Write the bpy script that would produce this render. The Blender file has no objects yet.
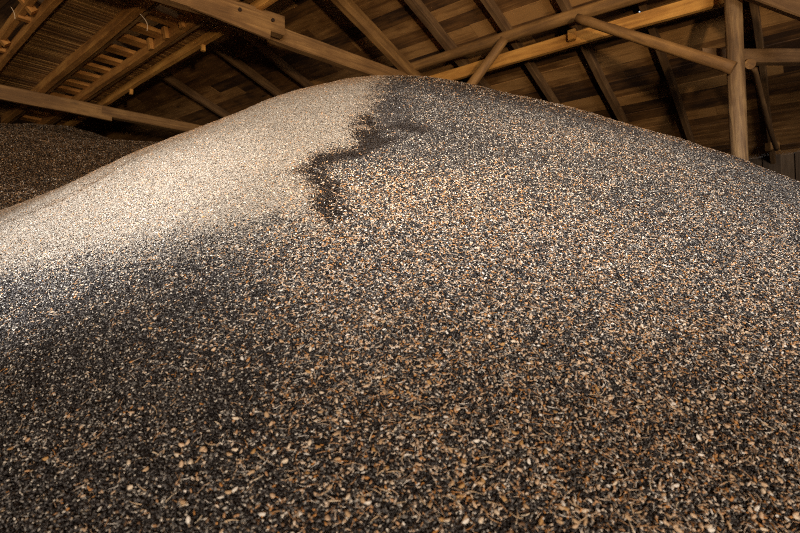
import bpy, bmesh, math, random
import numpy as np
from mathutils import Vector, Matrix, noise as mnoise

random.seed(7); rng = np.random.default_rng(11)
SC = bpy.context.scene
COL = SC.collection
HC = 1.6                      # eye height above the floor
F = 800 * 24.0 / 36.0         # focal length in pixels of the 24 mm view
PITCH = math.radians(3.0)
CP, SP = math.cos(PITCH), math.sin(PITCH)

def P(px, py, d):
    """world point seen towards (px, py) at horizontal distance d (along y) from the eye"""
    a, b = (px - 400) / F, (266.5 - py) / F
    x, y, z = a, CP - b * SP, SP + b * CP
    return Vector((x / y * d, d, z / y * d + HC))

# ------------------------------------------------------------------ materials
def new_mat(name):
    m = bpy.data.materials.new(name); m.use_nodes = True
    nt = m.node_tree; nt.nodes.clear()
    out = nt.nodes.new('ShaderNodeOutputMaterial')
    b = nt.nodes.new('ShaderNodeBsdfPrincipled')
    nt.links.new(b.outputs[0], out.inputs[0])
    return m, nt, b

def N(nt, t, **kw):
    n = nt.nodes.new(t)
    for k, v in kw.items():
        if k.startswith('i_'):
            n.inputs[k[2:].replace('_', ' ')].default_value = v
        else: setattr(n, k, v)
    return n

def ramp(nt, stops, interp='LINEAR'):
    r = nt.nodes.new('ShaderNodeValToRGB'); r.color_ramp.interpolation = interp
    el = r.color_ramp.elements
    while len(el) > len(stops): el.remove(el[-1])
    while len(el) < len(stops): el.new(1.0)
    for e, (p, c) in zip(el, stops):
        e.position = p; e.color = (*c, 1)
    return r

def math_node(nt, op, a, b=None, clamp=False):
    n = nt.nodes.new('ShaderNodeMath'); n.operation = op; n.use_clamp = clamp
    for i, v in enumerate((a, b)):
        if v is None: continue
        if isinstance(v, (int, float)): n.inputs[i].default_value = v
        else: nt.links.new(v, n.inputs[i])
    return n.outputs[0]

def wood(name, cols, along=1.6, across=22, rough=.75, island=0.0, dark=.5, bump=.35):
    """grain runs along local X"""
    m, nt, b = new_mat(name); L = nt.links.new
    tc = N(nt, 'ShaderNodeTexCoord'); oi = N(nt, 'ShaderNodeObjectInfo')
    geo = N(nt, 'ShaderNodeNewGeometry')
    off = N(nt, 'ShaderNodeVectorMath', operation='SCALE'); off.inputs['Scale'].default_value = 37
    cmb = N(nt, 'ShaderNodeCombineXYZ')
    L(oi.outputs['Random'], cmb.inputs[0]); L(oi.outputs['Random'], cmb.inputs[1])
    if island: L(geo.outputs['Random Per Island'], cmb.inputs[2])
    L(cmb.outputs[0], off.inputs[0])
    add = N(nt, 'ShaderNodeVectorMath', operation='ADD'); L(tc.outputs['Object'], add.inputs[0]); L(off.outputs[0], add.inputs[1])
    mp = N(nt, 'ShaderNodeMapping'); mp.inputs['Scale'].default_value = (along, across, across); L(add.outputs[0], mp.inputs[0])
    n1 = N(nt, 'ShaderNodeTexNoise', i_Scale=1.0, i_Detail=8.0, i_Roughness=.62, i_Distortion=.6); L(mp.outputs[0], n1.inputs['Vector'])
    n2 = N(nt, 'ShaderNodeTexNoise', i_Scale=2.3, i_Detail=4.0, i_Roughness=.6); L(add.outputs[0], n2.inputs['Vector'])
    v = math_node(nt, 'ADD', math_node(nt, 'MULTIPLY', n1.outputs[0], .62), math_node(nt, 'MULTIPLY', n2.outputs[0], .42))
    if island:
        v = math_node(nt, 'ADD', v, math_node(nt, 'MULTIPLY', math_node(nt, 'SUBTRACT', geo.outputs['Random Per Island'], .5), island))
    r = ramp(nt, [(.3, cols[0]), (.5, cols[1]), (.68, cols[2])]); L(v, r.inputs[0])
    # knots and stains
    vo = N(nt, 'ShaderNodeTexVoronoi', i_Scale=2.1); 
    mp2 = N(nt, 'ShaderNodeMapping'); mp2.inputs['Scale'].default_value = (.8, 2.4, 2.4); L(add.outputs[0], mp2.inputs[0]); L(mp2.outputs[0], vo.inputs['Vector'])
    k = N(nt, 'ShaderNodeMapRange', i_From_Min=.03, i_From_Max=.16, i_To_Min=dark, i_To_Max=1.0); L(vo.outputs['Distance'], k.inputs['Value'])
    mx = N(nt, 'ShaderNodeMix', data_type='RGBA', blend_type='MULTIPLY'); mx.inputs[0].default_value = 1
    L(r.outputs[0], mx.inputs[6]); L(k.outputs[0], mx.inputs[7]); L(mx.outputs[2], b.inputs['Base Color'])
    b.inputs['Roughness'].default_value = rough
    bp = N(nt, 'ShaderNodeBump', i_Strength=bump, i_Distance=.01); L(n1.outputs[0], bp.inputs['Height']); L(bp.outputs[0], b.inputs['Normal'])
    return m

W_TIE = wood('weathered_timber', [(0.067, 0.030, 0.008), (0.184, 0.092, 0.029), (0.356, 0.195, 0.066)])
W_LOG = wood('peeled_log', [(0.056, 0.025, 0.006), (0.166, 0.081, 0.022), (0.323, 0.170, 0.051)], across=16)
W_NEW = wood('sawn_timber_orange', [(0.189, 0.074, 0.011), (0.445, 0.206, 0.040), (0.667, 0.350, 0.078)], across=18, dark=.6)
W_GAL = wood('walkway_timber', [(0.134, 0.051, 0.008), (0.356, 0.154, 0.031), (0.556, 0.278, 0.066)], across=18, dark=.6)
W_SLAT = wood('walkway_slats', [(0.09, 0.042, 0.012), (0.212, 0.103, 0.029), (0.356, 0.195, 0.059)], island=.35)
W_ROOF = wood('roof_boards', [(.035, .014, .004), (.165, .075, .02), (.40, .21, .07)], across=14, island=.42, dark=.25)
W_POST = wood('weathered_post', [(.035, .018, .008), (.13, .072, .030), (.27, .165, .07)], along=2.5, across=26, dark=.45, bump=.8)
W_RAFT = wood('rafter_timber', [(.036, .017, .007), (.115, .06, .023), (.22, .125, .052)], across=18)
W_WALL = wood('wall_boards', [(.03, .018, .010), (.075, .047, .027), (.14, .095, .06)], island=.3)

# ------------------------------------------------------------------ objects
def tag(o, label=None, cat=None, group=None, kind=None):
    if label: o['label'] = label
    if cat: o['category'] = cat
    if group: o['group'] = group
    if kind: o['kind'] = kind
    return o

def mesh_obj(name, verts, faces, m, parent=None, smooth=False, mats=None):
    me = bpy.data.meshes.new(name); me.from_pydata([tuple(v) for v in verts], [], faces); me.update()
    for mm in (mats or [m]): me.materials.append(mm)
    if smooth: me.polygons.foreach_set('use_smooth', [True] * len(me.polygons))
    o = bpy.data.objects.new(name, me); COL.objects.link(o)
    if parent: o.parent = parent
    return o

def frame(p0, p1, up=Vector((0, 0, 1))):
    x = (p1 - p0).normalized(); y = up.cross(x).normalized(); z = x.cross(y)
    M = Matrix((x, y, z)).transposed().to_4x4(); M.translation = p0
    return M

def box_geo(L, w, h, seg, jit=.004, seed=0, cham=.1):
    """squared timber along X, chamfered corners, hewn a little unevenly"""
    r = random.Random(seed); V = []; Fc = []
    c = min(w, h) * cham
    prof = [(-w/2+c, -h/2), (w/2-c, -h/2), (w/2, -h/2+c), (w/2, h/2-c), (w/2-c, h/2), (-w/2+c, h/2), (-w/2, h/2-c), (-w/2, -h/2+c)]
    ph = [r.uniform(0, 6) for _ in range(4)]
    for i in range(seg + 1):
        t = i / seg * L
        dy = jit * math.sin(t * 1.7 + ph[0]) + r.uniform(-jit, jit) * .4; dz = jit * math.sin(t * 1.3 + ph[1]) + r.uniform(-jit, jit) * .4
        s = 1 + jit * 3 * math.sin(t * 2.9 + ph[2])
        for (y, z) in prof: V.append((t, y * s + dy, z * s + dz))
    n = 8
    for i in range(seg):
        for k in range(n):
            Fc.append((i*n+k, i*n+(k+1) % n, (i+1)*n+(k+1) % n, (i+1)*n+k))
    Fc.append(tuple(range(n))[::-1]); Fc.append(tuple(seg*n+k for k in range(n)))
    return V, Fc

SEED = [0]
def timber(name, p0, p1, w, h, m, label=None, cat=None, parent=None, group=None, up=Vector((0, 0, 1)), jit=.006, cham=.1):
    SEED[0] += 1
    L = (p1 - p0).length
    V, Fc = box_geo(L, w, h, max(2, int(L / .25)), jit, SEED[0], cham)
    o = mesh_obj(name, V, Fc, m)
    M = frame(p0, p1, up)
    if parent: o.parent = parent; o.matrix_local = parent.matrix_local.inverted() @ M if False else M
    else: o.matrix_world = M
    if label: tag(o, label, cat, group, 'thing')
    return o

def log(name, p0, p1, r0, r1, m, label=None, cat=None, parent=None, bend=.02, n=20):
    SEED[0] += 1; r = random.Random(SEED[0])
    L = (p1 - p0).length; seg = max(4, int(L / .08)); V = []; Fc = []
    ph = [r.uniform(0, 6) for _ in range(6)]
    knots = [(r.uniform(0, L), r.uniform(0, 6.28), r.uniform(.06, .16)) for _ in range(int(L * 2.5))]
    for i in range(seg + 1):
        t = i / seg; x = t * L
        cy = bend * math.sin(t * 3.1 + ph[0]); cz = bend * math.sin(t * 2.3 + ph[1]) 
        for k in range(n):
            a = 2 * math.pi * k / n
            rr = (r0 + (r1 - r0) * t) * (1 + .035 * math.sin(2*a + ph[2] + x) + .025 * math.sin(3*a + ph[3] - 2*x) + .015 * math.sin(x * 7 + ph[4]))
            for (kx, ka, ks) in knots:
                da = math.atan2(math.sin(a - ka), math.cos(a - ka))
                rr += r0 * ks * math.exp(-((x - kx) / (r0 * .45))**2 - (da / .45)**2)
            V.append((x, cy + rr * math.cos(a), cz + rr * math.sin(a)))
    for i in range(seg):
        for k in range(n):
            Fc.append((i*n+k, i*n+(k+1) % n, (i+1)*n+(k+1) % n, (i+1)*n+k))
    Fc.append(tuple(range(n))[::-1]); Fc.append(tuple(seg*n+k for k in range(n)))
    o = mesh_obj(name, V, Fc, m, smooth=True)
    for p in o.data.polygons[-2:]: p.use_smooth = False
    o.matrix_world = frame(p0, p1)
    if parent: o.parent = parent
    if label: tag(o, label, cat, None, 'thing')
    return o

# ------------------------------------------------------------------ building axes
U = Vector((-.796, .606, 0)).normalized()       # along the building
Vv = Vector((.606, .796, 0)).normalized()       # towards the low eave on the right
RS = .285                                       # roof slope
Z0 = 4.97 + HC
def roof_z(v): return Z0 - RS * v
def UV(u, v, z): 
    p = U * u + Vv * v; return Vector((p.x, p.y, z))
RDIR = Vector((Vv.x, Vv.y, -RS)).normalized()
def on_roof(px, py):
    q = P(px, py, 1.0); d0 = Vector((q.x, q.y, q.z - HC))
    v1 = d0.dot(Vv)
    t = (Z0 - HC) / (d0.z + RS * v1)
    w = d0 * t
    return w.dot(U), w.dot(Vv)

# roof boards: run along U, one course above another down the slope, over the rafters
RIDGE, EAVE = -1.5, 10.2
def board_course(v_list, u0, u1, zfun, sgn, name, hole=None):
    """boards with random butt joints; geometry local to an object at the roof frame (X = U)"""
    V = []; Fc = []
    r = random.Random(5)
    def board(a, b, va, vb, lift):
        za, zb = zfun(va) + lift, zfun(vb) + lift
        pts = [(a, va, za), (b, va, za), (b, vb, zb), (a, vb, zb)]
        i = len(V)
        for (u, v, z) in pts: V.append((u, v, z))
        for (u, v, z) in pts: V.append((u, v, z + .025))
        Fc.extend([(i, i+1, i+2, i+3), (i+7, i+6, i+5, i+4), (i, i+4, i+5, i+1), (i+1, i+5, i+6, i+2), (i+2, i+6, i+7, i+3), (i+3, i+7, i+4, i)])
    for (va, vb) in v_list:
        u = u0 + r.uniform(-2, 0)
        while u < u1:
            L = r.uniform(1.8, 4.2); a, b = u, min(u + L, u1)
            lift = r.uniform(0, .012)
            if hole and va < hole[1] < vb and a < hole[0] < b:
                board(a, hole[0] - .02, va, vb - .004, lift); board(hole[0] + .02, b, va, vb - .004, lift)
                # patch above and below the knot hole leaves only a small gap
                board(hole[0] - .02, hole[0] + .02, va, hole[1] - .05, lift); board(hole[0] - .02, hole[0] + .02, hole[1] + .05, vb, lift)
            else:
                board(a, b + .004, va, vb + .006, lift)
            u += L
    o = mesh_obj(name, V, Fc, W_ROOF)
    M = Matrix((U, Vv, Vector((0, 0, 1)))).transposed().to_4x4(); o.matrix_world = M
    return o
def courses(a, b):
    r = random.Random(3); L = []; v = a
    while v < b:
        w = r.choice((.13, .15, .17, .2, .23)); L.append((v, min(v + w, b))); v += w
    return L
hole = on_roof(640, 12)
tag(board_course(courses(RIDGE, EAVE), -9, 17, roof_z, 1, 'ceiling', hole), kind='structure')
tag(board_course(courses(-13, RIDGE), -9, 17, lambda v: roof_z(RIDGE) + RS * (v - RIDGE), 1, 'ceiling'), kind='structure')

# rafters under the boards, one object each
raft_px = [(170, 75, 'faint rafter deep in shadow left of the spliced tie beam, half lost in the dark', .07),
           (240, 60, 'thin dark rafter coming down to the crest left of the tie beam tail', .05),
           (268, 47, 'thin pale-edged rafter crossing behind the tie beam left of the thick roof strut', .05),
           (440, 27, 'double rafter meeting the round purlin just right of the pile summit', .11),
           (530, 59, 'rafter under the brightest roof boards, crossing both purlins above the short prop', .07),
           (575, 20, 'rafter that passes behind the purlins where the long diagonal brace starts', .08),
           (655, 30, 'steep dark rafter beside the small daylight hole in the roof boards', .07),
           (757, 22, 'nearly upright rafter just right of the round post', .07)]
for (px, py, lab, w) in raft_px:
    u, v = on_roof(px, py)
    zt = lambda vv: roof_z(vv) - .085
    timber('rafter', UV(u, RIDGE, zt(RIDGE)), UV(u, EAVE - .1, zt(EAVE - .1)), w, .13, W_RAFT, lab, 'rafter', group='roof rafters')

# walls, floor
def wall(name, p0, p1, z0, z1fun, bw=.2, door=None):
    L = (p1 - p0).length; d = (p1 - p0).normalized(); nn = int(L / bw); V = []; Fc = []
    nrm = Vector((-d.y, d.x, 0))
    r = random.Random(9)
    for i in range(nn):
        a, b = i * L / nn, (i + 1) * L / nn + .02
        off = nrm * (.035 * (i % 2)); th = nrm * .03
        A, B = p0 + d * a + off, p0 + d * b + off
        j = len(V); zb = door[2] if door and door[0] < a < door[1] else z0
        for q in (A, B, B + th, A + th): V.append((q.x, q.y, zb))
        for q, s in ((A, a), (B, b), (B + th, b), (A + th, a)): V.append((q.x, q.y, z1fun(q)))
        Fc.extend([(j, j+3, j+2, j+1), (j+4, j+5, j+6, j+7), (j, j+1, j+5, j+4), (j+1, j+2, j+6, j+5), (j+2, j+3, j+7, j+6), (j+3, j, j+4, j+7)])
    c = Vector((p0.x, p0.y, 0))
    # local X is vertical so the grain runs up each board
    M = Matrix((Vector((0, 0, 1)), d, nrm * -1)).transposed().to_4x4(); M.translation = c
    Mi = M.inverted()
    o = mesh_obj(name, [Mi @ Vector(v) for v in V], Fc, W_WALL)
    o.matrix_world = M
    return tag(o, kind='structure')
def rz(q):
    v = Vector(q).dot(Vv); return (roof_z(v) if v > RIDGE else roof_z(RIDGE) + RS * (v - RIDGE)) - .01
wall('wall_right', UV(17, 9.9, 0), UV(-9, 9.9, 0), 0, rz)
wall('wall_left', UV(-9, -12.9, 0), UV(17, -12.9, 0), 0, rz)
wall('wall_back', UV(16.9, -12.9, 0), UV(16.9, 9.9, 0), 0, rz)

wall('wall_front', UV(-8.9, -12.9, 0), UV(-8.9, 9.9, 0), 0, rz, door=(2.4, 7.4, 3.6))
m, nt, b = new_mat('earth_floor')
nz = N(nt, 'ShaderNodeTexNoise', i_Scale=6.0, i_Detail=8.0); tc = N(nt, 'ShaderNodeTexCoord'); nt.links.new(tc.outputs['Object'], nz.inputs['Vector'])
r = ramp(nt, [(.3, (.05, .045, .04)), (.7, (.16, .14, .12))]); nt.links.new(nz.outputs[0], r.inputs[0]); nt.links.new(r.outputs[0], b.inputs['Base Color']); b.inputs['Roughness'].default_value = .9
fl = [UV(-9, -13, 0), UV(17, -13, 0), UV(17, 10, 0), UV(-9, 10, 0)]
tag(mesh_obj('floor', fl, [(3, 2, 1, 0)], m), kind='structure')

# ------------------------------------------------------------------ roof timbers
HUB = P(408, 74, 7.0)
Wd = Vector((1.0, 1.05, 0)).normalized()
# purlins along U
def on_v(px, py, v):
    q = P(px, py, 1.0); a = Vector((q.x, q.y, 0)); return P(px, py, v / a.dot(Vv))
a, b_ = on_v(414, 66, 5.69), on_v(628, 0, 5.69)
z1 = (a.z + b_.z) / 2; a.z = b_.z = z1
e = (b_ - a).normalized()
log('purlin', a - e * .15, b_ + e * 4.5, .062, .082, W_LOG, 'round peeled-log purlin, the upper of the two running from the pile summit to top right', 'purlin', bend=.01)
a, b_ = on_v(440, 78, 6.0), on_v(690, 7, 6.0)
z2 = (a.z + b_.z) / 2; a.z = b_.z = z2
timber('purlin', a - e * 2.5, b_ + e * 4.5, .06, .15, W_NEW, 'squared bright orange purlin, the lower of the two running to top right', 'purlin', jit=.004)
# short hangers between purlins and rafters
for px, lab in ((572, 'short wooden block between the two purlins where the long brace starts'),):
    q = on_v(px, 35, 5.9)
    timber('block', q - e * .04 , q + e * .04, .06, .12, W_NEW, lab, 'block')
# principal strut down the slope to the hub
timber('principal_rafter', HUB - RDIR * 5.2 + Vector((0, 0, .1)), HUB + RDIR * .45 + Vector((0, 0, .05)), .17, .17, W_LOG, 'thick roof strut sloping from the top edge down to the pile summit', 'rafter', cham=.28)
# tie beam, spliced from two long timbers
tie = bpy.data.objects.new('tie_beam', None); COL.objects.link(tie); tie.location = HUB
tag(tie, 'long weathered tie beam spliced and bolted, running from top left down to the pile summit', 'beam', None, 'thing')
def child(o, par):
    M = o.matrix_world.copy(); o.parent = par; o.matrix_parent_inverse = Matrix(); o.matrix_basis = par.matrix_basis.inverted() @ M
    return o
s0 = P(400, 79, 6.95); s1 = P(262, 30, 5.85)
d0 = (s1 - s0); 
child(timber('rear_timber', s0 - d0 * .05, s0 + d0 * 1.32, .11, .19, W_TIE), tie)
s2 = P(282, 27, 5.80); s3 = P(165, -10, 5.02)
d1 = s3 - s2
child(timber('front_timber', s2, s2 + d1 * 2.2, .13, .22, W_TIE), tie)
s4 = P(270, 34, 5.66); s5 = P(200, 6, 5.2)
child(timber('splice_board', s4, s4 + (s5 - s4) * 1.5, .035, .13, W_TIE), tie)
m_iron, nt, b = new_mat('rusty_iron'); b.inputs['Base Color'].default_value = (.05, .03, .02, 1); b.inputs['Metallic'].default_value = .6; b.inputs['Roughness'].default_value = .6
for t in (.12, .42, .8, 1.05):
    c = s2 + d1 * t; n_ = Vector((d1.y, -d1.x, 0)).normalized()
    if n_.y > 0: n_ = -n_
    bo = mesh_obj('bolt', *(lambda R, h: ([(0, R*math.cos(k*math.pi/3), R*math.sin(k*math.pi/3)) for k in range(6)] + [(h, R*math.cos(k*math.pi/3), R*math.sin(k*math.pi/3)) for k in range(6)],
        [(5,4,3,2,1,0), (6,7,8,9,10,11)] + [(k, (k+1) % 6, 6+(k+1) % 6, 6+k) for k in range(6)]))(.02, .03), m_iron)
    bo.matrix_world = frame(c + n_ * .062, c + n_ * .1); child(bo, tie)
# low cross beam at left
q0, q1 = P(0, 92, 7.6), P(205, 131, 9.4)
timber('cross_beam', q0 + (q0 - q1) * 1.2, q1 + (q1 - q0) * .4, .15, .16, W_TIE, 'weathered cross beam low at left, carrying the walkway and vanishing behind the pile', 'beam')
cb = bpy.data.objects['cross_beam']; cb['label'] = 'weathered, spliced cross beam low at left, carrying the walkway and vanishing behind the pile'
q2, q3 = P(-60, 79.5, 7.15), P(112, 115, 8.44)
so = timber('splice_board', q2, q3, .05, .21, W_TIE); M_ = so.matrix_world.copy(); so.parent = cb; so.matrix_basis = cb.matrix_basis.inverted() @ M_
# post and its braces
pt, pb = P(730, -80, 4.8), P(741, 168, 4.8)
pd = (pb - pt).normalized()
log('post', pb + pd * ((pb.z - .0) / -pd.z), pt + pd * 0.2, .070, .070, W_POST, 'round log post standing in the pile at right, reaching the roof', 'post', bend=.012, n=28)
log('brace', P(578, 17, 5.42), P(733, 69, 4.72), .045, .056, W_LOG, 'long round diagonal brace from the upper purlin down to the log post', 'brace')
log('brace', P(503, 38, 6.0), P(452, 112, 6.25), .05, .06, W_LOG, 'short round prop from the upper purlin down behind the pile crest', 'brace')
timber('cross_beam', P(700, 56, 5.15), P(960, 57, 5.15), .1, .14, W_RAFT, 'level squared beam running right from behind the log post', 'beam')
log('peg', P(749, 66, 4.9), P(752, 64, 5.45), .045, .045, W_LOG, 'sawn log end poking out beside the log post under the level beam', 'peg')
log('brace', P(752, 66, 5.3), P(778, 150, 7.2), .03, .03, W_RAFT, 'thin dark strut slanting down behind the log post at far right', 'brace')
timber('cross_beam', P(748, -12, 4.6), P(840, 22, 4.2), .12, .16, W_RAFT, 'dark squared beam cutting the top right corner', 'beam')
timber('block', P(768, 146, 7.6), P(777, 146, 7.6), .12, .12, W_TIE, 'small pale block on the eave wall in the far right gloom', 'block')

# ------------------------------------------------------------------ overhead walkway
g = Vector((-1.126, 1.0, .0)).normalized()
P3 = P(229, 24, 5.96)
def G(s, t, dz=0):     # s metres along g, t metres across to the left
    return P3 + g * s - Wd * t + Vector((0, 0, dz))
gup = g.cross(Wd).normalized()
if gup.z < 0: gup = -gup
walk = bpy.data.objects.new('overhead_walkway', None); COL.objects.link(walk); walk.location = G(0, .7)
tag(walk, 'wooden overhead walkway seen from below at top left, with slatted decks and open treads', 'walkway', None, 'thing')
S0, S1 = -3.2, 6.0
def gbeam(name, t, w, h, m_, dz=0, s0=S0, s1=S1, **k):
    return child(timber(name, G(s0, t, dz), G(s1, t, dz), w, h, m_, up=gup, **k), walk)
TS = [0.0, .33, .85, 1.5]
gbeam('side_beam', TS[0], .075, .10, W_NEW)
gbeam('side_beam', TS[1], .085, .12, W_GAL); gbeam('lath', TS[1] - .075, .03, .035, W_TIE, -.03)
gbeam('side_beam', TS[2], .10, .13, W_GAL); gbeam('lath', TS[2] - .085, .03, .035, W_TIE, -.03)
gbeam('side_beam', TS[3], .07, .12, W_GAL, -.02); gbeam('side_beam', TS[3] + .13, .07, .11, W_GAL, .05)
gbeam('hand_rail', TS[3] + .5, .05, .08, W_GAL, .28)
for s in (-.9, .15, 1.25, 2.4):
    a = G(s, TS[3] + .07, -.03); child(timber('rail_post', a, a + Vector((-.32, -.25, .45)), .08, .08, W_GAL, up=g), walk)
    child(timber('tread', G(s + .3, TS[3] + .0), G(s + .3, TS[3] + .16), .08, .06, W_GAL, up=gup), walk)
# treads
s = S0 + .1; k = 0
while s < S1:
    wd = .15 + .05 * random.Random(k).random()
    child(timber('tread', G(s, TS[1] - .02, .06), G(s, TS[2] + .02, .06), wd, .05, W_GAL, up=gup), walk)
    c = G(s + .19, TS[1] + .075, .06)
    if -1.2 < s < 1.0: child(timber('cleat', c, c + Vector((.02, .02, -.13)), .05, .07, W_GAL, up=g), walk)
    s += .405; k += 1
# slatted decks: every slat is a narrow board laid across
def deck(t0, t1, pitch=.042):
    V = []; Fc = []; r = random.Random(int(t0 * 100)); s = S0
    Yax = gup.cross(-Wd).normalized()
    M = Matrix((-Wd, Yax, gup)).transposed().to_4x4(); M.translation = G(0, 0)
    Mi = M.inverted()
    while s < S1:
        w = pitch * r.uniform(.72, .9); lift = .05 + r.uniform(0, .008)
        A = [G(s, t0), G(s, t1), G(s + w, t1), G(s + w, t0)]
        j = len(V)
        for q in A: V.append(Mi @ (q + gup * lift))
        for q in A: V.append(Mi @ (q + gup * (lift + .018)))
        Fc.extend([(j, j+3, j+2, j+1), (j+4, j+5, j+6, j+7), (j, j+1, j+5, j+4), (j+1, j+2, j+6, j+5), (j+2, j+3, j+7, j+6), (j+3, j, j+4, j+7)])
        s += pitch
    # solid boards close the deck above the slats
    for (lo, hi) in ((.075, .095),):
        A = [G(S0, t0), G(S0, t1), G(S1, t1), G(S1, t0)]; j = len(V)
        for q in A: V.append(Mi @ (q + gup * lo))
        for q in A: V.append(Mi @ (q + gup * hi))
        Fc.extend([(j, j+3, j+2, j+1), (j+4, j+5, j+6, j+7), (j, j+1, j+5, j+4), (j+1, j+2, j+6, j+5), (j+2, j+3, j+7, j+6), (j+3, j, j+4, j+7)])
    o = mesh_obj('slatted_deck', V, Fc, W_SLAT); o.matrix_world = M
    return child(o, walk)
deck(TS[0], TS[1]); deck(TS[2], TS[3])
for s, t in ((.62, 0), (2.75, 0)):
    a = G(s, t - .02, -.03); child(timber('peg', a, a + Vector((0, 0, -.09)), .045, .045, W_NEW, up=g), walk)
# twine ends hanging from the walkway
m_tw, nt, b = new_mat('pale_twine'); b.inputs['Base Color'].default_value = (.4, .3, .2, 1); b.inputs['Roughness'].default_value = .9
def twine(a, b2, sag=.03):
    pts = [a.lerp(b2, i / 8) + Vector((sag * math.sin(i / 8 * math.pi), 0, 0)) for i in range(9)]; V = []; Fc = []
    for p in pts:
        for k in range(5): V.append(p + Vector((.0035 * math.cos(k * 1.2566), .0035 * math.sin(k * 1.2566), 0)))
    for i in range(8):
        for k in range(5): Fc.append((i*5+k, i*5+(k+1) % 5, i*5+5+(k+1) % 5, i*5+5+k))
    return child(mesh_obj('twine', V, Fc, m_tw, smooth=True), walk)
bpy.context.view_layer.update()
twine(P(140, 14, 4.9), P(147, 31, 4.85)); twine(P(11, 7, 4.3), P(15, 19, 4.28), .01)

# ------------------------------------------------------------------ the seed mound
SIL = [(-120, 236), (0, 213), (30, 202), (60, 189), (90, 176), (120, 160), (150, 148), (180, 137), (210, 125), (240, 113), (290, 92), (340, 80), (390, 75), (440, 79), (500, 92),
       (565, 106), (625, 123), (700, 145), (745, 160), (800, 182), (920, 230)]
SX = np.array([p[0] for p in SIL], float); SY = np.array([p[1] for p in SIL], float)
S_, C_ = .74, 1.15
X0, Y0, ZT, AX = -.05, 6.15, 2.42, .50
KN = np.linspace(-8, 8, 65); corr = np.zeros(65)
def base_h(x, y, corr):
    yc = Y0 - .13 * np.minimum(np.abs(x - X0), 4)**1.6
    h = ZT - S_ * (np.sqrt((y - yc)**2 + C_**2 + ((x - X0) * .20)**2) - C_) + np.interp(x, KN, corr)
    return h
def soft_floor(h):      # heap meets the ground with a small fillet
    return np.where(h > -HC + .15, h, -HC - .05 + .2 * np.exp(np.clip((h - (-HC + .15)) / .2, -9, 0)))
ys = np.linspace(2, 9, 351)
cols = np.arange(-110, 911, 15.0)
def col_of(px):  return (px - 400) / F
for it in range(40):
    for px in cols:
        ta = np.interp(px, SX, SY)
        b = (266.5 - ta) / F; e_ = (SP + b * CP) / (CP - b * SP); a = col_of(px) / (CP - b * SP)
        x = a * ys; h = base_h(x, ys, corr)
        i = int(np.argmax(h / ys)); dz = (e_ - h[i] / ys[i]) * ys[i]
        k = int(round((x[i] + 8) / 16 * 64)); 
        for dk, w in ((-1, .25), (0, .5), (1, .25)):
            if 0 <= k + dk < 65: corr[k + dk] += dz * w * .5
    kk = np.array([.15, .7, .15]); cc = np.pad(corr, 1, mode='edge'); corr = np.convolve(cc, kk, 'valid')
lo = int((-4.6 + 8) / 16 * 64); hi = int((4.4 + 8) / 16 * 64)
for k in range(lo - 1, -1, -1): corr[k] = corr[k+1] - .13
for k in range(hi + 1, 65): corr[k] = corr[k-1] - .13
print('corr', np.round(corr[::4], 2))

def hit(px, py):
    """where the line of sight meets the smooth mound"""
    b = (266.5 - py) / F; y = CP - b * SP; a = col_of(px) / y; e_ = (SP + b * CP) / y
    yy = np.linspace(.8, 8, 1441); h = base_h(a * yy, yy, corr); ix = np.nonzero(h >= e_ * yy)[0]
    if len(ix) == 0: 
        i = int(np.argmax(h / yy))
    else: i = ix[0]
    return (a * yy[i], yy[i])

# edge of the pale dusty layer and the slip scar, as ground-plan polylines
edge_px = [(392, 77), (376, 92), (378, 104), (368, 122), (366, 138), (352, 148), (334, 156), (319, 163), (311, 173), (318, 188), (328, 204), (300, 220), (240, 232), (180, 240), (120, 248), (60, 258), (0, 268), (-100, 280)]
scar_px = [(366, 122), (373, 136), (370, 148), (356, 154), (340, 158), (322, 164), (314, 174), (322, 188), (330, 198), (322, 208), (334, 216)]
furrow_px = [(-20, 236), (30, 212), (70, 196), (105, 176), (150, 152)]
edge = np.array([hit(*p) for p in edge_px]); scar = np.array([hit(*p) for p in scar_px]); furrow = np.array([hit(*p) for p in furrow_px])
poly = np.vstack([edge, [(-12, edge[-1][1] - 1.0), (-12, 14), (edge[0][0], 14)]])
def dist_poly(x, y, pl):
    d = np.full(x.shape, 1e9)
    for (ax, ay), (bx, by) in zip(pl[:-1], pl[1:]):
        dx, dy = bx - ax, by - ay; t = np.clip(((x - ax) * dx + (y - ay) * dy) / (dx * dx + dy * dy + 1e-9), 0, 1)
        d = np.minimum(d, np.hypot(x - ax - t * dx, y - ay - t * dy))
    return d
def inside(x, y, pl):
    c = np.zeros(x.shape, bool); j = len(pl) - 1
    for i in range(len(pl)):
        (xi, yi), (xj, yj) = pl[i], pl[j]
        c ^= ((yi > y) != (yj > y)) & (x < (xj - xi) * (y - yi) / (yj - yi + 1e-12) + xi); j = i
    return c
def vnoise(x, y, s, seed):
    """smooth value noise"""
    r = np.random.default_rng(seed); T = r.random((256, 256))
    X, Y = x * s + 100, y * s + 100; xi, yi = np.floor(X).astype(int), np.floor(Y).astype(int); fx, fy = X - xi, Y - yi
    fx = fx * fx * (3 - 2 * fx); fy = fy * fy * (3 - 2 * fy)
    g_ = lambda i, j: T[i % 256, j % 256]
    return (g_(xi, yi) * (1 - fx) + g_(xi + 1, yi) * fx) * (1 - fy) + (g_(xi, yi + 1) * (1 - fx) + g_(xi + 1, yi + 1) * fx) * fy
def fbm(x, y, s, seed): return (vnoise(x, y, s, seed) + .5 * vnoise(x, y, s * 2.1, seed + 1) + .25 * vnoise(x, y, s * 4.3, seed + 2)) / 1.75 - .5
def sm(a, b, v): t = np.clip((v - a) / (b - a), 0, 1); return t * t * (3 - 2 * t)

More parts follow.
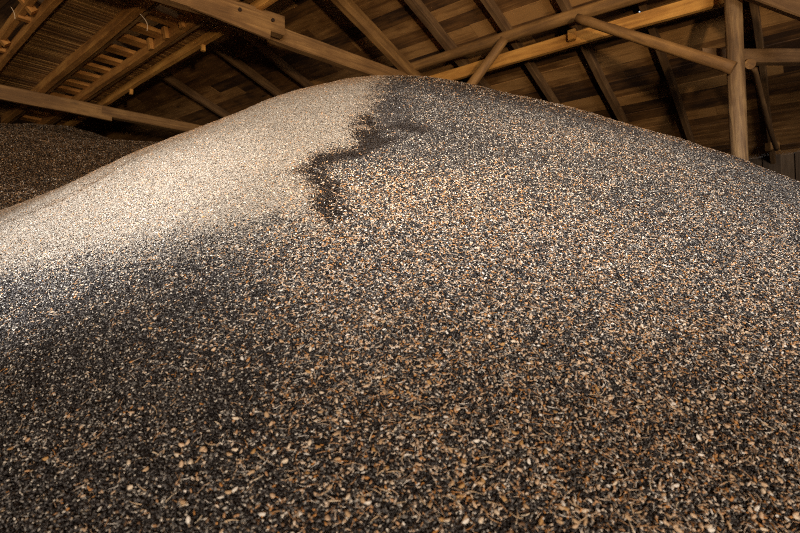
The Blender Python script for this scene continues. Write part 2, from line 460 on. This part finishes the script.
def mound_height(x, y):
    h = base_h(x, y, corr)
    h = h + .05 * fbm(x, y, .9, 4) + .02 * fbm(x, y, 4, 8)
    sd = dist_poly(x, y, edge) * np.where(inside(x, y, poly), 1, -1)
    wl = sm(.6, 0, dist_poly(x, y, scar))
    h = h + .035 * sm(-.04, .05, sd + .06 * fbm(x, y, 6, 21)) * wl
    h = h - .03 * np.exp(-(dist_poly(x, y, furrow) / .05)**2)
    return soft_floor(h)

nx, ny = 420, 300
gx = np.linspace(-9, 8.5, nx)
t = np.linspace(0, 1, ny); gy = .1 + 13 * (.45 * t + .55 * t**1.8)
XX, YY = np.meshgrid(gx, gy)
ZZ = mound_height(XX, YY)
x, y = XX.ravel(), YY.ravel()
nzv = fbm(x, y, 3, 31); nf = fbm(x, y, 9, 41)
sd = dist_poly(x, y, edge) * np.where(inside(x, y, poly), 1, -1)
lowedge = sm(-.1, .5, -x)                    # lower boundary on the left is more diffuse
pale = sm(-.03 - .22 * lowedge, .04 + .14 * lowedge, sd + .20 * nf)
blob = np.array([hit(*p) for p in [(362, 134), (372, 140), (364, 150)]]); blob2 = np.array([hit(*p) for p in [(318, 168), (324, 184), (334, 202)]])
scarm = np.maximum(sm(.085, .03, dist_poly(x, y, scar) + .13 * nf), sm(.11, .04, np.minimum(dist_poly(x, y, blob), dist_poly(x, y, blob2) + .03) + .26 * nf)) 
st = np.array([hit(*p) for p in [(380, 130), (400, 128), (422, 131)]]); scarm = np.maximum(scarm, .6 * sm(.10, .02, dist_poly(x, y, st) + .08 * nf))
st = np.array([hit(*p) for p in [(392, 78), (380, 100), (376, 120)]]); scarm = np.maximum(scarm, .25 * sm(.3, .05, dist_poly(x, y, st) + .1 * nf))
pale *= (1 - scarm)
fm = dist_poly(x, y, furrow); scarm = np.maximum(scarm, .45 * sm(.07, .02, fm + .08 * nf)); 
# chaff: plenty on the lower centre and right, along a tongue up to the scar, less at lower left
tongue = np.array([hit(*p) for p in [(345, 190), (330, 230), (320, 280), (370, 340), (480, 420), (600, 480)]])
region = np.array([hit(*p) for p in [(290, 250), (300, 330), (330, 420), (380, 533)]]); 
rx = np.interp(y, region[::-1, 1], region[::-1, 0])
crest_light = sm(1.9, .8, (Y0 - .13 * np.minimum(np.abs(x - X0), 4)**1.6) - y + .5 * nzv)  # crest band whose warm light is put into the grain colour
chaff = .07 + .80 * sm(-.35, .35, (x - rx) + .6 * nzv) * sm(3.15, 2.3, y + .8 * nzv + .2 * np.maximum(x - .4, 0)) + .28 * sm(.3, .03, dist_poly(x, y, tongue) + .4 * nzv)
chaff += .12 * sm(-1.2, .2, x - rx + .8 * nzv) * (y < 3)
band = np.array([hit(*p) for p in [(560, 140), (640, 165), (720, 195), (790, 225)]]); chaff += .24 * sm(.7, .1, dist_poly(x, y, band) + .6 * nzv)
chaff += .30 * crest_light
scarm = np.maximum(scarm, .9 * crest_light)
chaff = np.clip(chaff * (1 - .8 * np.where(crest_light > .3, 0, scarm)), 0, 1)
# where grains are worth scattering: seen part of the slope with a margin for a step aside
yc_ = Y0 - .13 * np.minimum(np.abs(x - X0), 4)**1.6
vis = ((np.abs(x) < .80 * y + .9) & (y > .95) & (y < yc_ + .9)).astype(float)

V = np.column_stack([x, y, ZZ.ravel() + HC])
idx = np.arange(nx * ny).reshape(ny, nx)
Fq = np.stack([idx[:-1, :-1], idx[:-1, 1:], idx[1:, 1:], idx[1:, :-1]], -1).reshape(-1, 4)
def np_mesh(name, V, Fq, attrs):
    uu = -.796 * V[:, 0] + .606 * V[:, 1]; vv = .606 * V[:, 0] + .796 * V[:, 1]
    ok = (vv < 9.8) & (vv > -12.7) & (uu < 16.7) & (uu > -8.7); Fq = Fq[ok[Fq].all(1)]
    used = np.unique(Fq); remap = np.zeros(len(V), int); remap[used] = np.arange(len(used)); V = V[used]; Fq = remap[Fq]; attrs = {k_: v_[used] for k_, v_ in attrs.items()}
    me = bpy.data.meshes.new(name); me.from_pydata(V.tolist(), [], Fq.tolist()); me.update()
    me.polygons.foreach_set('use_smooth', [True] * len(me.polygons))
    for k_, v_ in attrs.items():
        a_ = me.attributes.new(k_, 'FLOAT', 'POINT'); a_.data.foreach_set('value', np.ascontiguousarray(v_, dtype=np.float32))
    return me

# seed material: every grain takes its own colour from the mix of the place where it lies
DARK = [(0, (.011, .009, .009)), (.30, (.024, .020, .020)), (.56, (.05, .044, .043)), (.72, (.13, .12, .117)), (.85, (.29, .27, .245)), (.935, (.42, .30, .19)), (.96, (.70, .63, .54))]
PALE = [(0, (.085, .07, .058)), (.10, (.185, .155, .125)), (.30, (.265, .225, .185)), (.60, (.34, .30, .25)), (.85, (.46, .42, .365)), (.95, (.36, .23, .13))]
def grain_mat(name, from_instance=True):
    m, nt, b = new_mat(name); L = nt.links.new
    at = lambda n, ty: N(nt, 'ShaderNodeAttribute', attribute_name=n, attribute_type=ty)
    ty = 'INSTANCER' if from_instance else 'GEOMETRY'
    ap = at('pale', ty).outputs['Fac']; asc = at('scar', ty).outputs['Fac']; ach = at('warm', ty).outputs['Fac']
    if from_instance:
        r1 = at('grain', 'GEOMETRY').outputs['Fac']; r2 = at('grain2', 'GEOMETRY').outputs['Fac']
        oi = N(nt, 'ShaderNodeObjectInfo')
        r1 = math_node(nt, 'FRACT', math_node(nt, 'ADD', r1, oi.outputs['Random']))
        r2 = math_node(nt, 'FRACT', math_node(nt, 'ADD', r2, math_node(nt, 'MULTIPLY', oi.outputs['Random'], 7.3)))
    else:
        tc = N(nt, 'ShaderNodeTexCoord'); vo = N(nt, 'ShaderNodeTexVoronoi', i_Scale=120.0); L(tc.outputs['Object'], vo.inputs['Vector'])
        sp = N(nt, 'ShaderNodeSeparateColor'); L(vo.outputs['Color'], sp.inputs[0]); r1, r2 = sp.outputs[0], sp.outputs[1]
    d = ramp(nt, DARK, 'CONSTANT'); L(math_node(nt, 'MULTIPLY', r1, math_node(nt, 'SUBTRACT', 1.0, math_node(nt, 'MULTIPLY', asc, .5))), d.inputs[0])
    p = ramp(nt, PALE, 'CONSTANT'); L(r1, p.inputs[0])
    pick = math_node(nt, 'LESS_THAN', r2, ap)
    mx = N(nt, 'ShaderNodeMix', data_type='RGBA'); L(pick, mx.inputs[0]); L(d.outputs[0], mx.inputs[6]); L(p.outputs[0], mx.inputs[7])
    tn = N(nt, 'ShaderNodeMix', data_type='RGBA', blend_type='MULTIPLY'); L(asc, tn.inputs[0]); L(mx.outputs[2], tn.inputs[6]); tn.inputs[7].default_value = (.85, .60, .38, 1)  # browns the scar and second heap; on the crest it paints warm light
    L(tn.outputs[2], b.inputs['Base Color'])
    b.inputs['Roughness'].default_value = .46
    b.inputs['Specular IOR Level'].default_value = .5
    if not from_instance:
        vb = N(nt, 'ShaderNodeBump', i_Strength=.8, i_Distance=.006); L(vo.outputs['Distance'], vb.inputs['Height']); L(vb.outputs[0], b.inputs['Normal'])
    return m
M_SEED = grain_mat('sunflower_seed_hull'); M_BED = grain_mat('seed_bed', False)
m, nt, b = new_mat('chaff_flakes'); M_CH = m
at = N(nt, 'ShaderNodeAttribute', attribute_name='grain', attribute_type='GEOMETRY'); oi = N(nt, 'ShaderNodeObjectInfo')
fr = math_node(nt, 'FRACT', math_node(nt, 'ADD', at.outputs['Fac'], oi.outputs['Random']))
r = ramp(nt, [(0, (.20, .12, .07)), (.15, (.52, .24, .07)), (.28, (.54, .31, .16)), (.46, (.60, .43, .29)), (.72, (.72, .58, .45)), (.9, (.86, .80, .73))], 'CONSTANT')
nt.links.new(fr, r.inputs[0]); nt.links.new(r.outputs[0], b.inputs['Base Color']); b.inputs['Roughness'].default_value = .6

# grain clumps
def seed_geo(L, w, h):
    V = [(-L/2, 0, 0)]
    for xx, s in ((-.30, .62), (.08, 1.0), (.36, .66)):
        for k in range(6):
            a = 2 * math.pi * k / 6; V.append((xx * L, s * w/2 * math.cos(a), s * h/2 * math.sin(a)))
    V.append((L/2, 0, 0)); Fc = []
    for k in range(6): Fc.append((0, 1+(k+1) % 6, 1+k)); Fc.append((19, 13+k, 13+(k+1) % 6))
    for r_ in (0, 1):
        o = 1 + 6 * r_
        for k in range(6): Fc.append((o+k, o+(k+1) % 6, o+6+(k+1) % 6, o+6+k))
    return np.array(V), Fc
def flake_geo(L, w, curl):
    """an open, curved half hull with thickness"""
    V = []; Fc = []
    n = 5; rows = ((-.5, .25), (-.2, .9), (.2, 1.0), (.5, .35))
    for lay in (0, 1):
        for xx, s in rows:
            for k in range(n):
                t_ = (k / (n - 1) - .5) * 2; V.append((xx * L, t_ * s * w/2, -curl * t_ * t_ * s * w/2 - lay * .0007 - curl * .6 * xx * xx * L * .5))
    R = len(rows)
    for lay in (0, 1):
        for i in range(R - 1):
            for k in range(n - 1):
                q = [lay*R*n + i*n + k, lay*R*n + i*n + k+1, lay*R*n + (i+1)*n + k+1, lay*R*n + (i+1)*n + k]
                Fc.append(tuple(q[::-1] if lay == 0 else q))
    loop = [i for i in range(n)] + [i*n + n-1 for i in range(1, R)] + [(R-1)*n + k for k in range(n-2, -1, -1)] + [i*n for i in range(R-2, 0, -1)]
    for a_, b2 in zip(loop, loop[1:] + loop[:1]): Fc.append((a_, b2, b2 + R*n, a_ + R*n))
    return np.array(V), Fc
def straw_geo(L, r_, bend):
    V = []; Fc = []; n = 5; S = 7
    for i in range(S):
        t_ = i / (S - 1); xx = (t_ - .5) * L; cy = bend * math.sin(t_ * math.pi) * L
        rr = r_ * (.5 + .5 * math.sin(math.pi * min(1, t_ + .25)))
        for k in range(n):
            a = 2 * math.pi * k / n; V.append((xx, cy + rr * math.cos(a), rr * .6 * math.sin(a)))
    for i in range(S - 1):
        for k in range(n): Fc.append((i*n+k, i*n+(k+1) % n, (i+1)*n+(k+1) % n, (i+1)*n+k))
    Fc.append(tuple(range(n))[::-1]); Fc.append(tuple((S-1)*n+k for k in range(n)))
    return np.array(V), Fc
def rot(az, tilt, roll):
    return np.array(Matrix.Rotation(az, 3, 'Z') @ Matrix.Rotation(tilt, 3, 'Y') @ Matrix.Rotation(roll, 3, 'X'))
def clump(name, kind, n, R, m):
    VV = []; FF = []; g1 = []; g2 = []; o = 0
    r = random.Random(hash(name) % 1000 if False else sum(map(ord, name)))
    for i in range(n):
        if kind == 'seed': v, f = seed_geo(r.uniform(.009, .012), r.uniform(.0050, .0066), r.uniform(.0033, .0045)); tl, rl, zz = r.gauss(0, .38), r.gauss(0, .6), r.uniform(.001, .009)
        elif i < n - 1 or r.random() < .05: v, f = flake_geo(r.uniform(.007, .0145) * (1.4 if r.random() < .12 else 1), r.uniform(.0045, .0090), r.uniform(.2, .9)); tl, rl, zz = r.gauss(0, .4), r.gauss(0, .6), r.uniform(.006, .012)
        else: v, f = straw_geo(r.uniform(.014, .034), r.uniform(.0008, .0015), r.uniform(-.12, .12)); tl, rl, zz = r.gauss(0, .15), 0, r.uniform(.009, .013)
        a = r.uniform(0, 6.283); rad = R * math.sqrt(r.random())
        v = v @ rot(r.uniform(0, 6.283), tl, rl).T + np.array([rad * math.cos(a), rad * math.sin(a), zz])
        VV.append(v); FF += [tuple(q + o for q in ff) for ff in f]; o += len(v)
        g1 += [r.random()] * len(v); g2 += [r.random()] * len(v)
    me = np_mesh_list(name, np.vstack(VV), FF, {'grain': g1, 'grain2': g2}); me.materials.append(m)
    return me
def np_mesh_list(name, V, Fc, attrs):
    me = bpy.data.meshes.new(name); me.from_pydata(V.tolist(), [], Fc); me.update()
    me.polygons.foreach_set('use_smooth', [True] * len(me.polygons))
    for k_, v_ in attrs.items():
        a_ = me.attributes.new(k_, 'FLOAT', 'POINT'); a_.data.foreach_set('value', np.array(v_, dtype=np.float32))
    return me

def source(name, kind, n, R, m, count):
    c = bpy.data.collections.new(name)
    for i in range(count):
        c.objects.link(bpy.data.objects.new(f'{name}_{i}', clump(f'{name}_{i}', kind, n, R, m)))
    return c          # not linked to the scene: only a source of shapes
C_SEED = source('seed_clump', 'seed', 20, .032, M_SEED, 14)
C_CHAFF = source('chaff_clump', 'flake', 4, .040, M_CH, 14)

def scatter_group(name, dens_seed, dens_chaff):
    ng = bpy.data.node_groups.new(name, 'GeometryNodeTree')
    ng.interface.new_socket('Geometry', in_out='INPUT', socket_type='NodeSocketGeometry')
    ng.interface.new_socket('Geometry', in_out='OUTPUT', socket_type='NodeSocketGeometry')
    nn, L = ng.nodes, ng.links.new
    gi, go = nn.new('NodeGroupInput'), nn.new('NodeGroupOutput'); jn = nn.new('GeometryNodeJoinGeometry')
    L(gi.outputs[0], jn.inputs[0])
    def attr(n_):
        a_ = nn.new('GeometryNodeInputNamedAttribute'); a_.data_type = 'FLOAT'; a_.inputs['Name'].default_value = n_; return a_.outputs['Attribute']
    def mul(a_, b2):
        m_ = nn.new('ShaderNodeMath'); m_.operation = 'MULTIPLY'
        for i, v_ in enumerate((a_, b2)):
            if isinstance(v_, (int, float)): m_.inputs[i].default_value = v_
            else: L(v_, m_.inputs[i])
        return m_.outputs[0]
    for coll, dens, seed in ((C_SEED, mul(attr('seen'), dens_seed), 1), (C_CHAFF, mul(mul(attr('seen'), attr('chaff')), dens_chaff), 2)):
        dp = nn.new('GeometryNodeDistributePointsOnFaces'); L(gi.outputs[0], dp.inputs['Mesh']); L(dens, dp.inputs['Density']); dp.inputs['Seed'].default_value = seed
        ci = nn.new('GeometryNodeCollectionInfo'); ci.inputs['Collection'].default_value = coll; ci.inputs['Separate Children'].default_value = True; ci.inputs['Reset Children'].default_value = True
        ip = nn.new('GeometryNodeInstanceOnPoints'); ip.inputs['Pick Instance'].default_value = True
        rv = nn.new('FunctionNodeRandomValue'); rv.data_type = 'FLOAT'; rv.inputs[3].default_value = 6.283; rv.inputs['Seed'].default_value = seed + 5
        ri = nn.new('FunctionNodeRandomValue'); ri.data_type = 'INT'; ri.inputs[4].default_value = 0; ri.inputs[5].default_value = 1000; ri.inputs['Seed'].default_value = seed + 9
        rr = nn.new('FunctionNodeRotateRotation'); rr.rotation_space = 'LOCAL'
        er = nn.new('FunctionNodeEulerToRotation'); cx = nn.new('ShaderNodeCombineXYZ'); L(rv.outputs[1], cx.inputs[2]); L(cx.outputs[0], er.inputs[0])
        L(dp.outputs['Rotation'], rr.inputs[0]); L(er.outputs[0], rr.inputs[1])
        L(dp.outputs['Points'], ip.inputs['Points']); L(ci.outputs[0], ip.inputs['Instance']); L(rr.outputs[0], ip.inputs['Rotation']); L(ri.outputs[2], ip.inputs['Instance Index'])
        L(ip.outputs[0], jn.inputs[0])
    L(jn.outputs[0], go.inputs[0])
    return ng

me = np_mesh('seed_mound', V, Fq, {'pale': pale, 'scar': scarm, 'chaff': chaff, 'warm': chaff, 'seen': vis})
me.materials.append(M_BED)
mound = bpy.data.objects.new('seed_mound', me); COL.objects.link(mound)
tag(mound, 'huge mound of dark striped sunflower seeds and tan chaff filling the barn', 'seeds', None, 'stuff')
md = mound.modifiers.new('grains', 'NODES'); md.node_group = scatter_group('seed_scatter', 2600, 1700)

# the largest chaff pieces lying on top in the foreground, each one an object of its own
def chaff_mat(name, cols):
    m, nt, b = new_mat(name); oi = N(nt, 'ShaderNodeObjectInfo')
    r = ramp(nt, cols, 'CONSTANT'); nt.links.new(oi.outputs['Random'], r.inputs[0]); nt.links.new(r.outputs[0], b.inputs['Base Color']); b.inputs['Roughness'].default_value = .6
    return m
M_HUSK = chaff_mat('dry_husk', [(0, (.50, .29, .11)), (.12, (.56, .38, .22)), (.45, (.70, .50, .33)), (.7, (.80, .66, .50)), (.88, (.88, .82, .74))])
M_STRAW = chaff_mat('dry_stalk', [(0, (.46, .27, .13)), (.3, (.66, .48, .30)), (.7, (.80, .66, .48))])
def big(kind, i):
    r = random.Random(i * 17 + len(kind))
    if kind == 'husk_flake': v, f = flake_geo(r.uniform(.013, .020), r.uniform(.008, .014), r.uniform(.3, .9))
    else: v, f = straw_geo(r.uniform(.020, .042), r.uniform(.0012, .0022), r.uniform(-.10, .10))
    return np_mesh_list(kind, v, f, {})
for kind, mat_, n_, lab, grp in (('husk_flake', M_HUSK, 240, 'pale tan curled husk flake lying among the dark seeds in the foreground', 'large husk flakes on the near slope'),
                           ('straw_stalk', M_STRAW, 170, 'thin dry tan stalk piece lying on the seeds of the near slope', 'dry stalk pieces on the near slope')):
    protos = [big(kind, i) for i in range(10)]
    for p in protos: p.materials.append(mat_)
    r = random.Random(len(kind)); first = None; cnt = 0
    while cnt < n_:
        px, py = r.uniform(-10, 810), 533 - 215 * r.random() ** 1.3
        if r.random() > .22 + .78 * min(1, max(0, (px - 120) / 300)): continue
        xx, yy = hit(px, py)
        A = np.array([[xx, xx + .02, xx]]), np.array([[yy, yy, yy + .02]]); hz = mound_height(*A)[0]
        nrm = Vector((-(hz[1] - hz[0]) / .02, -(hz[2] - hz[0]) / .02, 1)).normalized()
        me = protos[cnt % 10]
        if first is None: o = bpy.data.objects.new(kind, me); first = o; tag(o, lab, 'chaff', grp, 'thing')
        else: o = first.copy(); o.data = me
        COL.objects.link(o)
        q = nrm.to_track_quat('Z', 'Y').to_matrix() @ Matrix.Rotation(r.uniform(0, 6.283), 3, 'Z') @ Matrix.Rotation(r.gauss(0, .25), 3, 'Y') @ Matrix.Rotation(r.gauss(0, .3), 3, 'X')
        M = q.to_4x4(); M.translation = Vector((xx, yy, hz[0] + HC)) + nrm * .014
        o.matrix_world = M; cnt += 1

# the second heap, deep in the shade at left
bx, by = np.meshgrid(np.linspace(-13, .5, 150), np.linspace(4, 16, 130)); bx, by = bx.ravel(), by.ravel()
def heap2(x, y):
    r_ = np.sqrt(((x + 6.3) * .62)**2 + ((y - 10.0) * .85)**2 + .8)
    return np.maximum(3.1 - .56 * (r_ - .9) + .5 * fbm(x, y, .8, 61) + .05 * fbm(x, y, 3, 71), -HC - .05)
z = heap2(bx, by)
idx = np.arange(150 * 130).reshape(130, 150)
F2 = np.stack([idx[:-1, :-1], idx[:-1, 1:], idx[1:, 1:], idx[1:, :-1]], -1).reshape(-1, 4)
z0 = np.zeros(len(bx)); v2 = ((by < 10.3) & (by > 4) & (bx < -.35 * by) & (bx > -1.05 * by)).astype(float) * .3
me = np_mesh('seed_mound', np.column_stack([bx, by, z + HC]), F2, {'pale': z0 + .3, 'scar': z0 + 1, 'chaff': z0 + .45, 'warm': z0 + .4, 'seen': v2}); me.materials.append(M_BED)
m2 = bpy.data.objects.new('seed_mound', me); COL.objects.link(m2)
tag(m2, 'second lower heap of brown seeds in deep shade at left, under the walkway', 'seeds', None, 'stuff')
md = m2.modifiers.new('grains', 'NODES'); md.node_group = bpy.data.node_groups['seed_scatter']

# ------------------------------------------------------------------ light
def area(name, loc, target, size, size_y, energy, color, spread=180):
    l = bpy.data.lights.new(name, 'AREA'); l.shape = 'RECTANGLE'; l.size = size; l.size_y = size_y; l.energy = energy; l.color = color; l.spread = math.radians(spread)
    o = bpy.data.objects.new(name, l); COL.objects.link(o); o.location = loc
    o.rotation_euler = (Vector(target) - Vector(loc)).to_track_quat('-Z', 'Y').to_euler(); return o
def spot(name, loc, target, energy, color, angle, blend, radius):
    l = bpy.data.lights.new(name, 'SPOT'); l.energy = energy; l.color = color; l.spot_size = math.radians(angle); l.spot_blend = blend; l.shadow_soft_size = radius
    o = bpy.data.objects.new(name, l); COL.objects.link(o); o.location = loc
    o.rotation_euler = (Vector(target) - Vector(loc)).to_track_quat('-Z', 'Y').to_euler(); return o
area('door_daylight', tuple(UV(-8.6, -8, 1.7)), (0.3, 5, 4.2), 4.6, 3.0, 1500, (1, .86, .70))
o = spot('added_slope_spot', (0.5, -4.0, 5.0), (0.7, 4.9, 1.75), 3500, (1, .97, .93), 28, 1.0, .25); o.scale = (2.6, 1, 1)  # added unseen spot, no window behind it; brightens the upper slope
o = spot('added_left_spot', (-3.5, -3.0, 5.0), tuple(Vector((*hit(60, 236), 0)) + Vector((0, 0, 1.95))), 4000, (1, .98, .96), 22, .9, .15)  # added unseen spot, the barn has no hatch; brightens the left slope
o = spot('added_roof_spot', (1.2, -1.5, 2.1), (-0.8, 6.0, 5.9), 950, (1, .74, .45), 62, .5, .12); o.scale = (1.5, 1, 1)  # added unseen warm spot that lifts the walkway, roof and crest

w = bpy.data.worlds.new('sky'); SC.world = w; w.use_nodes = True
w.node_tree.nodes['Background'].inputs[0].default_value = (.75, .87, 1, 1); w.node_tree.nodes['Background'].inputs[1].default_value = 1.0

cam = bpy.data.cameras.new('camera'); cam.lens = 24; cam.sensor_width = 36; cam.clip_start = .05; cam.clip_end = 100
cam.dof.use_dof = True; cam.dof.focus_distance = 2.9; cam.dof.aperture_fstop = 3.2
co = bpy.data.objects.new('camera', cam); COL.objects.link(co); co.location = (0, 0, HC); co.rotation_euler = (math.radians(90) + PITCH, 0, 0)
SC.camera = co
SC.view_settings.view_transform = 'Standard'; SC.view_settings.look = 'None'; SC.view_settings.gamma = 1; SC.view_settings.use_curve_mapping = False
SC.view_settings.exposure = 0.0
SC.cycles.use_denoising = False
SC.cycles.filter_width = 1.0
SC.cycles.sample_clamp_indirect = 1.5
